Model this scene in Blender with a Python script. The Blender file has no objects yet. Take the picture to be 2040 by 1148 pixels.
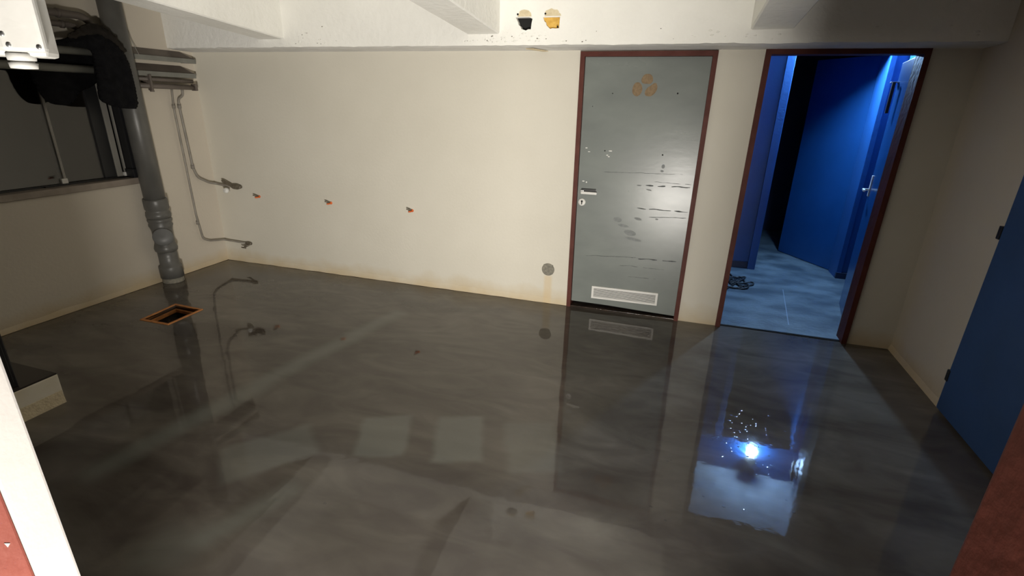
import bpy, bmesh, math, random
from mathutils import Vector, Matrix, Quaternion, noise
from mathutils.geometry import tessellate_polygon
random.seed(7)
S = bpy.context.scene
COL = S.collection
PI = math.pi

# ------------------------------------------------------------ camera
cam_d = bpy.data.cameras.new('camera'); cam = bpy.data.objects.new('camera', cam_d); COL.objects.link(cam)
YAW, PITCH, ROLL, FPX = -0.29935, 0.35318, -0.02399, 1008.2
f = Vector((math.sin(YAW)*math.cos(PITCH), math.cos(YAW)*math.cos(PITCH), -math.sin(PITCH)))
r = Vector((math.cos(YAW), -math.sin(YAW), 0)); d = f.cross(r)
c_, s_ = math.cos(ROLL), math.sin(ROLL)
r2 = c_*r + s_*d; d2 = -s_*r + c_*d
cam.matrix_world = Matrix(((r2.x, -d2.x, -f.x, 0), (r2.y, -d2.y, -f.y, 0), (r2.z, -d2.z, -f.z, 1.681), (0, 0, 0, 1)))
cam_d.sensor_fit = 'HORIZONTAL'; cam_d.sensor_width = 36; cam_d.lens = 36*FPX/2040
cam_d.clip_start = 0.02; cam_d.clip_end = 60
S.camera = cam

# ------------------------------------------------------------ world, lights, exposure
w = bpy.data.worlds.new('world'); S.world = w; w.use_nodes = True
w.node_tree.nodes['Background'].inputs[0].default_value = (0.35, 0.4, 0.5, 1)
w.node_tree.nodes['Background'].inputs[1].default_value = 0.01
S.view_settings.view_transform = 'Standard'; S.view_settings.look = 'None'
S.view_settings.exposure = 0.0; S.view_settings.gamma = 1; S.view_settings.use_curve_mapping = False

def area(name, loc, target, size, power, col):
    l = bpy.data.lights.new(name, 'AREA'); l.shape = 'RECTANGLE'; l.size = size[0]; l.size_y = size[1]
    l.energy = power; l.color = col
    o = bpy.data.objects.new(name, l); COL.objects.link(o); o.location = loc
    o.rotation_euler = (Vector(target)-Vector(loc)).to_track_quat('-Z', 'Y').to_euler()
    return o
# work lamp standing low in the corridor behind the photographer, shining through the doorway
area('work_lamp_light', (0.295, -0.56, 0.28), (-1.15, 4.1, 1.4), (0.42, 0.24), 228, (1.0, 0.95, 0.875))

# ------------------------------------------------------------ materials
def mat(name, c1, c2=None, rough=0.6, scale=4.0, detail=4, bump=0.0, bscale=60, metal=0.0, coat=0.0, spec=0.5, rvar=0.0, lo=0.35, hi=0.65, stretch=(1, 1, 1), emit=None, es=0.0, bdist=0.01):
    m = bpy.data.materials.new(name); m.use_nodes = True
    nt = m.node_tree; N = nt.nodes; L = nt.links
    b = N['Principled BSDF']
    c2 = c2 or tuple(x*0.88 for x in c1)
    geo = N.new('ShaderNodeNewGeometry'); mp = N.new('ShaderNodeMapping'); mp.inputs['Scale'].default_value = stretch
    L.new(geo.outputs['Position'], mp.inputs['Vector'])
    n = N.new('ShaderNodeTexNoise'); n.inputs['Scale'].default_value = scale; n.inputs['Detail'].default_value = detail
    L.new(mp.outputs[0], n.inputs['Vector'])
    cr = N.new('ShaderNodeValToRGB')
    cr.color_ramp.elements[0].position = lo; cr.color_ramp.elements[1].position = hi
    cr.color_ramp.elements[0].color = (*c1, 1); cr.color_ramp.elements[1].color = (*c2, 1)
    L.new(n.outputs['Fac'], cr.inputs['Fac']); L.new(cr.outputs['Color'], b.inputs['Base Color'])
    b.inputs['Roughness'].default_value = rough; b.inputs['Metallic'].default_value = metal
    b.inputs['Coat Weight'].default_value = coat; b.inputs['Specular IOR Level'].default_value = spec
    if rvar:
        mr = N.new('ShaderNodeMapRange'); mr.inputs['To Min'].default_value = rough; mr.inputs['To Max'].default_value = rough+rvar
        L.new(n.outputs['Fac'], mr.inputs['Value']); L.new(mr.outputs[0], b.inputs['Roughness'])
    if bump:
        n2 = N.new('ShaderNodeTexNoise'); n2.inputs['Scale'].default_value = bscale; n2.inputs['Detail'].default_value = 5
        L.new(mp.outputs[0], n2.inputs['Vector'])
        bm_ = N.new('ShaderNodeBump'); bm_.inputs['Strength'].default_value = bump; bm_.inputs['Distance'].default_value = bdist
        L.new(n2.outputs['Fac'], bm_.inputs['Height']); L.new(bm_.outputs[0], b.inputs['Normal'])
    if emit:
        b.inputs['Emission Color'].default_value = (*emit, 1); b.inputs['Emission Strength'].default_value = es
    m['out'] = cr.name
    return m

def wall_mat(name, c1, c2, stain=(0.50, 0.36, 0.16), drip=None):
    """cream distemper with a damp yellow band along the foot of the wall"""
    m = mat(name, c1, c2, rough=0.62, scale=1.6, bump=0.25, bscale=45, rvar=0.1, bdist=0.004)
    nt = m.node_tree; N = nt.nodes; L = nt.links; b = N['Principled BSDF']; cr = N[m['out']]
    geo = N.new('ShaderNodeNewGeometry'); sx = N.new('ShaderNodeSeparateXYZ'); L.new(geo.outputs['Position'], sx.inputs[0])
    n = N.new('ShaderNodeTexNoise'); n.inputs['Scale'].default_value = 5; n.inputs['Detail'].default_value = 6
    L.new(geo.outputs['Position'], n.inputs['Vector'])
    ad = N.new('ShaderNodeMath'); ad.operation = 'MULTIPLY_ADD'; ad.inputs[1].default_value = -0.20; L.new(n.outputs['Fac'], ad.inputs[0]); L.new(sx.outputs['Z'], ad.inputs[2])
    mr = N.new('ShaderNodeMapRange'); mr.inputs['From Min'].default_value = -0.10; mr.inputs['From Max'].default_value = 0.05
    mr.inputs['To Min'].default_value = 0.6; mr.inputs['To Max'].default_value = 0.0
    L.new(ad.outputs[0], mr.inputs['Value'])
    mx = N.new('ShaderNodeMix'); mx.data_type = 'RGBA'; L.new(mr.outputs[0], mx.inputs[0]); L.new(cr.outputs['Color'], mx.inputs[6]); mx.inputs[7].default_value = (*stain, 1)
    last = mx.outputs[2]
    if drip:   # rust run under the round socket box: x centre, z top, half width
        xa = N.new('ShaderNodeMath'); xa.operation = 'SUBTRACT'; L.new(sx.outputs['X'], xa.inputs[0]); xa.inputs[1].default_value = drip[0]
        ab = N.new('ShaderNodeMath'); ab.operation = 'ABSOLUTE'; L.new(xa.outputs[0], ab.inputs[0])
        m1 = N.new('ShaderNodeMapRange'); m1.inputs['From Min'].default_value = drip[2]*0.5; m1.inputs['From Max'].default_value = drip[2]; m1.inputs['To Min'].default_value = 0.45; m1.inputs['To Max'].default_value = 0
        L.new(ab.outputs[0], m1.inputs['Value'])
        m2 = N.new('ShaderNodeMapRange'); m2.inputs['From Min'].default_value = drip[1]-0.03; m2.inputs['From Max'].default_value = drip[1]; m2.inputs['To Min'].default_value = 1; m2.inputs['To Max'].default_value = 0
        L.new(sx.outputs['Z'], m2.inputs['Value'])
        mu = N.new('ShaderNodeMath'); mu.operation = 'MULTIPLY'; L.new(m1.outputs[0], mu.inputs[0]); L.new(m2.outputs[0], mu.inputs[1])
        mx2 = N.new('ShaderNodeMix'); mx2.data_type = 'RGBA'; L.new(mu.outputs[0], mx2.inputs[0]); L.new(last, mx2.inputs[6]); mx2.inputs[7].default_value = (0.62, 0.45, 0.22, 1)
        last = mx2.outputs[2]
    L.new(last, b.inputs['Base Color'])
    return m

M = {}
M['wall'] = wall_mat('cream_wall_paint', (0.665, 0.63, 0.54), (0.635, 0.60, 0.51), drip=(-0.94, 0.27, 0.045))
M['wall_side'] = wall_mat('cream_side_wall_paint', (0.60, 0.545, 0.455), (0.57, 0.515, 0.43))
M['concrete'] = mat('painted_concrete', (0.88, 0.87, 0.82), (0.82, 0.81, 0.76), rough=0.75, scale=2.2, bump=0.55, bscale=22, bdist=0.012)
M['soffit'] = mat('bare_soffit_paint', (0.74, 0.73, 0.70), (0.66, 0.65, 0.62), rough=0.8, scale=6, bump=0.5, bscale=30)
M['chip'] = mat('chipped_plaster', (0.72, 0.62, 0.42), (0.62, 0.52, 0.34), rough=0.95, scale=40, bump=0.6, bscale=90)
M['foam'] = mat('yellow_foam', (0.78, 0.50, 0.12), (0.62, 0.36, 0.07), rough=0.9, scale=30, bump=0.7, bscale=70)
M['void'] = mat('dark_void', (0.01, 0.01, 0.01), (0.006, 0.006, 0.006), rough=0.95)
M['red'] = mat('oxide_red_paint', (0.100, 0.024, 0.015), (0.078, 0.018, 0.011), rough=0.5, scale=9, bump=0.2, bscale=35, rvar=0.15, spec=0.3)
M['red_near'] = mat('oxide_red_gloss_near', (0.135, 0.036, 0.026), (0.115, 0.031, 0.022), rough=0.42, scale=9, bump=0.2, bscale=35)
M['white_near'] = mat('white_plaster_edge', (0.25, 0.238, 0.222), (0.235, 0.222, 0.208), rough=0.6, scale=12, bump=0.06, bscale=120)
M['doorgrey'] = mat('grey_green_door_paint', (0.205, 0.225, 0.208), (0.165, 0.182, 0.17), rough=0.24, scale=2.2, detail=6, bump=0.05, bscale=12, rvar=0.10, stretch=(1, 1, 2.2), bdist=0.006)
M['scratch'] = mat('dark_scratch', (0.05, 0.055, 0.055), (0.09, 0.10, 0.10), rough=0.7, scale=60)
M['smudge'] = mat('scuffed_paint', (0.135, 0.148, 0.142), (0.17, 0.185, 0.178), rough=0.5, scale=40)
M['glue'] = mat('old_brown_glue', (0.26, 0.185, 0.105), (0.20, 0.135, 0.075), rough=0.8, scale=50, bump=0.4, bscale=150)
M['white'] = mat('white_plastic', (0.74, 0.73, 0.69), (0.70, 0.69, 0.65), rough=0.45)
M['boxwhite'] = mat('white_box_plastic', (0.40, 0.395, 0.375), (0.36, 0.355, 0.335), rough=0.4, scale=18, bump=0.15, bscale=25)
M['aluminium'] = mat('aluminium', (0.80, 0.80, 0.78), (0.7, 0.7, 0.68), rough=0.30, metal=1.0)
M['black'] = mat('black_plastic', (0.012, 0.012, 0.013), (0.02, 0.02, 0.02), rough=0.35)
M['bluewall'] = mat('blue_wall_paint', (0.012, 0.080, 0.255), (0.010, 0.068, 0.225), rough=0.45, scale=3, bump=0.15, bscale=40)
M['bluedoor'] = mat('blue_gloss_door', (0.011, 0.066, 0.215), (0.009, 0.058, 0.19), rough=0.22, scale=3, bump=0.06, bscale=30)
M['blueleaf'] = mat('satin_blue_door', (0.030, 0.080, 0.22), (0.026, 0.070, 0.19), rough=0.50, scale=3, bump=0.1, bscale=30)
M['greyblue'] = mat('pale_ceiling_paint', (0.42, 0.45, 0.50), (0.30, 0.33, 0.37), rough=0.8, scale=8, bump=0.5, bscale=30)
M['skirt'] = mat('dark_skirting', (0.010, 0.022, 0.06), (0.012, 0.02, 0.05), rough=0.5)
M['pipe'] = mat('grey_pvc_paint', (0.125, 0.122, 0.112), (0.10, 0.098, 0.09), rough=0.38, scale=7, bump=0.1, bscale=30)
M['conduit'] = mat('greenish_grey_pipe_paint', (0.22, 0.22, 0.195), (0.18, 0.18, 0.16), rough=0.5, scale=9, bump=0.15, bscale=40)
M['brownpipe'] = mat('brown_grey_pipe', (0.15, 0.125, 0.105), (0.12, 0.10, 0.085), rough=0.55, scale=9, bump=0.15, bscale=40)
M['thin'] = mat('painted_copper_pipe', (0.30, 0.275, 0.235), (0.22, 0.20, 0.17), rough=0.5, scale=12, bump=0.1)
M['valve'] = mat('tarnished_brass', (0.20, 0.175, 0.13), (0.14, 0.12, 0.09), rough=0.5, metal=0.4, scale=40)
M['orange'] = mat('orange_plastic', (0.75, 0.16, 0.03), (0.6, 0.12, 0.02), rough=0.5)
M['cloth'] = mat('black_cloth', (0.006, 0.006, 0.007), (0.010, 0.010, 0.011), rough=0.95, scale=20, bump=0.6, bscale=60, spec=0.1)
M['lining'] = mat('brown_black_cloth', (0.030, 0.025, 0.020), (0.018, 0.016, 0.014), rough=0.95, scale=12, bump=0.5, bscale=60, spec=0.1)
M['sill'] = mat('worn_sill_paint', (0.30, 0.255, 0.21), (0.24, 0.20, 0.165), rough=0.6, scale=9, bump=0.2, bscale=40)
M['frame_dark'] = mat('dark_window_frame', (0.014, 0.014, 0.016), (0.02, 0.02, 0.02), rough=0.45)
M['frame_light'] = mat('grey_window_bar', (0.34, 0.325, 0.29), (0.27, 0.26, 0.23), rough=0.5)
M['copperwood'] = mat('orange_rusty_frame', (0.50, 0.20, 0.055), (0.34, 0.13, 0.035), rough=0.55, scale=25, bump=0.3, bscale=80)
M['pit'] = mat('wet_pit', (0.06, 0.04, 0.028), (0.03, 0.022, 0.018), rough=0.15, scale=14, bump=0.3)
M['rubber'] = mat('black_cord', (0.006, 0.006, 0.008), (0.01, 0.01, 0.01), rough=0.5)
M['bulb'] = mat('cool_bulb', (0.9, 0.95, 1), rough=0.3, emit=(0.40, 0.66, 1.0), es=3000)
M['steel'] = mat('dull_steel', (0.55, 0.56, 0.56), (0.4, 0.41, 0.41), rough=0.35, metal=0.9, scale=60)
M['mortar'] = mat('grey_mortar', (0.26, 0.24, 0.19), (0.18, 0.17, 0.14), rough=0.9, scale=50, bump=0.6)
M['concfloor'] = mat('worn_corridor_floor', (0.036, 0.054, 0.072), (0.098, 0.130, 0.152), rough=0.42, scale=3.0, detail=9, bump=0.35, bscale=30, rvar=0.25, stretch=(1, 1.4, 1), lo=0.40, hi=0.62)
M['concfloor_line'] = mat('pale_floor_line', (0.20, 0.25, 0.30), rough=0.5)
M['plinth'] = mat('pale_plinth_paint', (0.82, 0.77, 0.64), (0.74, 0.67, 0.50), rough=0.6, scale=7)
M['resin'] = mat('clear_resin_bubble', (0.09, 0.08, 0.07), rough=0.03)
M['oldroom'] = mat('dim_room_paint', (0.055, 0.046, 0.040), (0.042, 0.036, 0.031), rough=0.8, scale=2)
M['darkblue'] = mat('very_dark_blue_paint', (0.006, 0.018, 0.06), rough=0.7)

def glass_mat():
    m = bpy.data.materials.new('dusty_window_glass'); m.use_nodes = True
    nt = m.node_tree; N = nt.nodes; L = nt.links; out = N['Material Output']; N.remove(N['Principled BSDF'])
    t = N.new('ShaderNodeBsdfTransparent'); t.inputs[0].default_value = (0.80, 0.79, 0.76, 1)
    g = N.new('ShaderNodeBsdfGlossy'); g.inputs['Roughness'].default_value = 0.03
    df = N.new('ShaderNodeBsdfDiffuse'); df.inputs[0].default_value = (0.07, 0.058, 0.05, 1)
    fr = N.new('ShaderNodeFresnel'); fr.inputs[0].default_value = 1.5
    m1 = N.new('ShaderNodeMixShader'); m1.inputs[0].default_value = 0.07; L.new(t.outputs[0], m1.inputs[1]); L.new(df.outputs[0], m1.inputs[2])
    m2 = N.new('ShaderNodeMixShader'); L.new(fr.outputs[0], m2.inputs[0]); L.new(m1.outputs[0], m2.inputs[1]); L.new(g.outputs[0], m2.inputs[2])
    L.new(m2.outputs[0], out.inputs[0]); return m
M['glass'] = glass_mat()

def floor_mat():
    """freshly poured dark resin: marbled greys, near-mirror gloss, long soft ripples"""
    m = bpy.data.materials.new('dark_resin_floor'); m.use_nodes = True
    nt = m.node_tree; N = nt.nodes; L = nt.links; b = N['Principled BSDF']
    geo = N.new('ShaderNodeNewGeometry')
    def noise_(scale, detail, dist=0.0, rot=0.0, st=(1, 1, 1)):
        mp = N.new('ShaderNodeMapping'); mp.inputs['Rotation'].default_value = (0, 0, rot); mp.inputs['Scale'].default_value = st
        L.new(geo.outputs['Position'], mp.inputs['Vector'])
        n = N.new('ShaderNodeTexNoise'); n.inputs['Scale'].default_value = scale; n.inputs['Detail'].default_value = detail; n.inputs['Distortion'].default_value = dist
        L.new(mp.outputs[0], n.inputs['Vector']); return n
    a = noise_(0.8, 5, 1.2, 0.35, (1, 2.0, 1)); c = noise_(2.2, 6, 1.6, -0.5, (1, 2.2, 1))
    r1 = N.new('ShaderNodeValToRGB'); e = r1.color_ramp.elements; e[0].position = 0.36; e[0].color = (0.066, 0.056, 0.048, 1); e[1].position = 0.66; e[1].color = (0.118, 0.104, 0.090, 1)
    L.new(a.outputs['Fac'], r1.inputs[0])
    r2_ = N.new('ShaderNodeValToRGB'); e = r2_.color_ramp.elements; e[0].position = 0.36; e[0].color = (0.88, 0.86, 0.85, 1); e[1].position = 0.70; e[1].color = (1.22, 1.25, 1.20, 1)
    L.new(c.outputs['Fac'], r2_.inputs[0])
    mu = N.new('ShaderNodeMix'); mu.data_type = 'RGBA'; mu.blend_type = 'MULTIPLY'; mu.inputs[0].default_value = 1
    L.new(r1.outputs[0], mu.inputs[6]); L.new(r2_.outputs[0], mu.inputs[7])
    last = mu.outputs[2]
    sep = N.new('ShaderNodeSeparateXYZ')
    # wobble the coordinates a little so that the patches below have uneven edges
    wn = noise_(3.0, 3); wv = N.new('ShaderNodeVectorMath'); wv.operation = 'SCALE'; wv.inputs['Scale'].default_value = 0.10
    sb = N.new('ShaderNodeVectorMath'); sb.operation = 'SUBTRACT'; sb.inputs[1].default_value = (0.5, 0.5, 0.5)
    L.new(wn.outputs['Color'], sb.inputs[0]); L.new(sb.outputs[0], wv.inputs[0])
    adv = N.new('ShaderNodeVectorMath'); adv.operation = 'ADD'; L.new(geo.outputs['Position'], adv.inputs[0]); L.new(wv.outputs[0], adv.inputs[1])
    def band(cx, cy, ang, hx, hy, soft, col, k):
        """a patch of another tone mixed into the colour: rotated soft rectangle"""
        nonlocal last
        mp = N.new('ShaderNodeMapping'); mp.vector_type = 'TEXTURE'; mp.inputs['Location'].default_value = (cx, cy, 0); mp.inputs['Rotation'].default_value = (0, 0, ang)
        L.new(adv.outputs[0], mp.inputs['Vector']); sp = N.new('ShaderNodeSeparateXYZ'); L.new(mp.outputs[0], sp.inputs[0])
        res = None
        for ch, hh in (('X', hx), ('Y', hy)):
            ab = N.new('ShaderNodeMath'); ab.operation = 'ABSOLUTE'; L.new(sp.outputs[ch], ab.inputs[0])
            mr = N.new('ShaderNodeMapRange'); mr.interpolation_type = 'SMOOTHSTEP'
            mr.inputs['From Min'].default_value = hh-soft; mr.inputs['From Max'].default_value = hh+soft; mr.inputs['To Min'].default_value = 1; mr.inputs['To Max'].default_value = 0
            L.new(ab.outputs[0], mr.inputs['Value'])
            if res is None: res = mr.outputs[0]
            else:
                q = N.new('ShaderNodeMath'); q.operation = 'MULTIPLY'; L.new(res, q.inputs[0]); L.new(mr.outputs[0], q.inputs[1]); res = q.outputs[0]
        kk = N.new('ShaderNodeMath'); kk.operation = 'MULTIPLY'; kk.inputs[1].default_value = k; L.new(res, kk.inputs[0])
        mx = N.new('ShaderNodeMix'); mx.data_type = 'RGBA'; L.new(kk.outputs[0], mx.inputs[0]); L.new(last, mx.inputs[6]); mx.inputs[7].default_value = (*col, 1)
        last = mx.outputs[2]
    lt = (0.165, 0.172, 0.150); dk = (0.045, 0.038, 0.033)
    band(-2.24, 2.35, 1.40, 1.15, 0.07, 0.06, lt, 0.55)       # long pale streak
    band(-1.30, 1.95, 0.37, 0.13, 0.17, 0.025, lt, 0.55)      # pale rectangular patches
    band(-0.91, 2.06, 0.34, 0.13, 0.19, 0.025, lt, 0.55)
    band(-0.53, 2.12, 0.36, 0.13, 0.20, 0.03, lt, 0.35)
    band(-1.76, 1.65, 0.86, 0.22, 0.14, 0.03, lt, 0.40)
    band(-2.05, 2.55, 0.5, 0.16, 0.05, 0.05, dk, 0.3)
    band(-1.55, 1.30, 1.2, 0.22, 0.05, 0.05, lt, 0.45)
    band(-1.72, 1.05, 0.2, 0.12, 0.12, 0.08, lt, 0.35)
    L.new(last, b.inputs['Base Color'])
    rr = N.new('ShaderNodeMapRange'); rr.inputs['To Min'].default_value = 0.012; rr.inputs['To Max'].default_value = 0.05
    L.new(c.outputs['Fac'], rr.inputs['Value']); L.new(rr.outputs[0], b.inputs['Roughness'])
    b.inputs['IOR'].default_value = 1.52
    h = noise_(2.2, 3, 0.6); h2 = noise_(18, 3)
    b1 = N.new('ShaderNodeBump'); b1.inputs['Strength'].default_value = 0.15; b1.inputs['Distance'].default_value = 0.010; L.new(h.outputs['Fac'], b1.inputs['Height'])
    b2 = N.new('ShaderNodeBump'); b2.inputs['Strength'].default_value = 0.10; b2.inputs['Distance'].default_value = 0.002; L.new(h2.outputs['Fac'], b2.inputs['Height']); L.new(b1.outputs[0], b2.inputs['Normal'])
    L.new(b2.outputs[0], b.inputs['Normal'])
    return m
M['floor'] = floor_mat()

# ------------------------------------------------------------ mesh helpers
def link(name, me, m, parent=None, smooth=False):
    if m is not None: me.materials.append(m)
    if smooth:
        for p in me.polygons: p.use_smooth = True
    o = bpy.data.objects.new(name, me); COL.objects.link(o)
    if parent is not None:
        o.parent = parent; o.matrix_parent_inverse = Matrix.Translation(-parent.location) if parent.type == 'EMPTY' else parent.matrix_world.inverted()
    return o
def tag(o, label=None, cat=None, group=None, kind=None):
    if label: o['label'] = label
    if cat: o['category'] = cat
    if group: o['group'] = group
    if kind: o['kind'] = kind
    return o
def thing(name, loc, label, cat, group=None, kind=None):
    o = bpy.data.objects.new(name, None); COL.objects.link(o); o.location = loc; o.empty_display_size = 0.05
    return tag(o, label, cat, group, kind)
def from_bm(name, bm, m, parent=None, smooth=False, weld=False):
    bmesh.ops.recalc_face_normals(bm, faces=bm.faces)
    me = bpy.data.meshes.new(name); bm.to_mesh(me); bm.free()
    return link(name, me, m, parent, smooth)
def add_box(bm, a, b, bev=0.0, rot=None, piv=None):
    a = Vector(a); b = Vector(b); c = (a+b)/2; s = b-a
    g = bmesh.ops.create_cube(bm, size=1)
    bmesh.ops.scale(bm, vec=s, verts=g['verts']); 
    vs = g['verts']
    if bev > 0:
        es = list({e for v in vs for e in v.link_edges})
        q = bmesh.ops.bevel(bm, geom=es, offset=bev, segments=2, profile=0.6, affect='EDGES')
        vs = list({v for fc in q['faces'] for v in fc.verts} | {v for v in vs if v.is_valid})
    if rot: bmesh.ops.rotate(bm, verts=vs, cent=Vector(piv)-c if piv else (0, 0, 0), matrix=rot)
    bmesh.ops.translate(bm, vec=c, verts=vs)
    return vs
def box(name, a, b, m, parent=None, bev=0.0, rot=None, piv=None):
    bm = bmesh.new(); add_box(bm, a, b, bev, rot, piv); return from_bm(name, bm, m, parent)
def frame_of(t):
    t = t.normalized(); u = Vector((0, 0, 1)) if abs(t.z) < 0.9 else Vector((1, 0, 0))
    a = t.cross(u).normalized(); return a, t.cross(a).normalized()
def add_tube(bm, pts, r, seg=12, cap=True, closed=False):
    pts = [Vector(p) for p in pts]; n = len(pts); rs = r if isinstance(r, (list, tuple)) else [r]*n
    rings = []; a = None
    for i, p in enumerate(pts):
        t = (pts[min(i+1, n-1)]-pts[max(i-1, 0)])
        if t.length < 1e-9: t = Vector((0, 0, 1))
        t.normalize()
        if a is None: a, b = frame_of(t)
        else:
            a = (a - t*a.dot(t)).normalized()
        b = t.cross(a)
        rings.append([bm.verts.new(p+rs[i]*(math.cos(2*PI*k/seg)*a+math.sin(2*PI*k/seg)*b)) for k in range(seg)])
    for i in range(n-1):
        for k in range(seg):
            bm.faces.new((rings[i][k], rings[i][(k+1) % seg], rings[i+1][(k+1) % seg], rings[i+1][k]))
    if cap: bm.faces.new(rings[0][::-1]); bm.faces.new(rings[-1])
def tube(name, pts, r, m, parent=None, seg=12):
    bm = bmesh.new(); add_tube(bm, pts, r, seg); return from_bm(name, bm, m, parent, True)
def smooth_path(pts, it=2):
    pts = [Vector(p) for p in pts]
    for _ in range(it):
        q = [pts[0]]
        for a, b in zip(pts, pts[1:]): q += [a*0.75+b*0.25, a*0.25+b*0.75]
        q.append(pts[-1]); pts = q
    return pts
def round_corner(pts, r, n=5):
    pts = [Vector(p) for p in pts]; out = [pts[0]]
    for i in range(1, len(pts)-1):
        a, b, c = pts[i-1], pts[i], pts[i+1]
        k = min(r, (a-b).length*0.45, (c-b).length*0.45)
        p0 = b+(a-b).normalized()*k; p1 = b+(c-b).normalized()*k
        for j in range(n+1):
            t = j/n; out.append(p0*(1-t)**2+b*2*t*(1-t)+p1*t*t)
    out.append(pts[-1]); return out
def lathe(bm, origin, axis, prof, seg=24):
    """prof: list of (distance along axis, radius)"""
    o = Vector(origin); t = Vector(axis).normalized(); a, b = frame_of(t); rings = []
    for (dd, rr) in prof:
        rings.append([bm.verts.new(o+t*dd+rr*(math.cos(2*PI*k/seg)*a+math.sin(2*PI*k/seg)*b)) for k in range(seg)])
    for i in range(len(rings)-1):
        for k in range(seg): bm.faces.new((rings[i][k], rings[i][(k+1) % seg], rings[i+1][(k+1) % seg], rings[i+1][k]))
    bm.faces.new(rings[0][::-1]); bm.faces.new(rings[-1])
def lathe_o(name, origin, axis, prof, m, parent=None, seg=24, smooth=True):
    bm = bmesh.new(); lathe(bm, origin, axis, prof, seg); return from_bm(name, bm, m, parent, smooth)
def panel(name, outer, holes, plane, depth, m, parent=None):
    """plate with holes. plane: function (u,v,w)->Vector, w runs 0..depth through the plate"""
    loops = [outer]+list(holes)
    flat = [Vector((u, v, 0)) for lp in loops for (u, v) in lp]
    tris = tessellate_polygon([[Vector((u, v, 0)) for (u, v) in lp] for lp in loops])
    bm = bmesh.new(); n = len(flat)
    F = [bm.verts.new(plane(p.x, p.y, 0)) for p in flat]; B = [bm.verts.new(plane(p.x, p.y, depth)) for p in flat]
    for t in tris:
        try: bm.faces.new([F[i] for i in t]); bm.faces.new([B[i] for i in reversed(t)])
        except ValueError: pass
    k = 0
    for lp in loops:
        L_ = len(lp)
        for i in range(L_):
            a, b = k+i, k+(i+1) % L_
            bm.faces.new((F[a], F[b], B[b], B[a]))
        k += L_
    return from_bm(name, bm, m, parent)
def prism(name, quad, off, m, parent=None, bev=0.0):
    """solid from a 3D polygon extruded along off"""
    bm = bmesh.new(); off = Vector(off)
    A = [bm.verts.new(Vector(p)) for p in quad]; B = [bm.verts.new(Vector(p)+off) for p in quad]
    n = len(A); bm.faces.new(A); bm.faces.new(B[::-1])
    for i in range(n): bm.faces.new((A[i], A[(i+1) % n], B[(i+1) % n], B[i]))
    if bev: bmesh.ops.bevel(bm, geom=list(bm.edges), offset=bev, segments=1, affect='EDGES')
    return from_bm(name, bm, m, parent)
PY = lambda y0, s=1: (lambda u, v, w: Vector((u, y0+s*w, v)))     # vertical plate facing y
PX = lambda x0, s=1: (lambda u, v, w: Vector((x0+s*w, u, v)))     # vertical plate facing x (u = y)
PZ = lambda z0, s=1: (lambda u, v, w: Vector((u, v, z0+s*w)))     # horizontal plate

D = 4.112; XL = -4.51; XR = 1.705; ZT = 2.05

# ------------------------------------------------------------ setting: floor
drain = [(-3.864, 2.602), (-3.576, 2.608), (-3.586, 2.936), (-3.900, 2.950)]
pit = [(-3.845, 2.622), (-3.596, 2.626), (-3.606, 2.918), (-3.880, 2.930)]
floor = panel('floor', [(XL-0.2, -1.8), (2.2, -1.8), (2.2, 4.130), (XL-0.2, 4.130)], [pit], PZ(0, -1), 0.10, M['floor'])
tag(floor, 'freshly poured glossy dark grey resin floor of the room', 'floor', kind='structure')
bm = bmesh.new()
for i in range(80):
    if i < 60: x, y = random.gauss(0.52, 0.13), random.gauss(2.62, 0.17)
    elif i < 70: x, y = random.uniform(0.3, 0.8), random.uniform(1.9, 2.4)
    else: x, y = random.uniform(-1.5, 0.2), random.uniform(1.2, 2.8)
    rr = random.uniform(0.004, 0.007); hh = rr*0.055; prevr = None; apex = bm.verts.new((x, y, hh+0.0001))
    for q in (0.33, 0.66, 1.0):
        rg = [bm.verts.new((x+1.3*rr*q*math.cos(k*PI/5), y+rr*q*math.sin(k*PI/5), hh*(1-q*q)+0.0001)) for k in range(10)]
        for k in range(10):
            if prevr is None: bm.faces.new((apex, rg[k], rg[(k+1) % 10]))
            else: bm.faces.new((prevr[k], rg[k], rg[(k+1) % 10], prevr[(k+1) % 10]))
        prevr = rg
o = from_bm('resin_bubble', bm, M['resin'], floor, True); o['kind'] = 'stuff'
# dark damp joint where the resin meets the plaster
bm = bmesh.new()
for (p, q, nx, ny) in (((-4.50, 4.100), (-0.76, 4.100), 0, 1), ((-4.498, 1.0), (-4.498, 4.10), 1, 0)):
    prev = None
    for i in range(101):
        t = i/100; x = p[0]+(q[0]-p[0])*t; y = p[1]+(q[1]-p[1])*t; w_ = 0.010+0.006*noise.noise(Vector((x*6, y*6, 0)))
        pr = (bm.verts.new((x, y+0.012*ny, 0.0006)), bm.verts.new((x+w_*nx, y-w_*ny, 0.0006)))
        if prev: bm.faces.new((prev[0], pr[0], pr[1], prev[1]))
        prev = pr
M['joint'] = mat('damp_joint', (0.030, 0.018, 0.010), (0.05, 0.03, 0.016), rough=0.6, scale=20)
from_bm('damp_joint', bm, M['joint'], floor)
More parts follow.
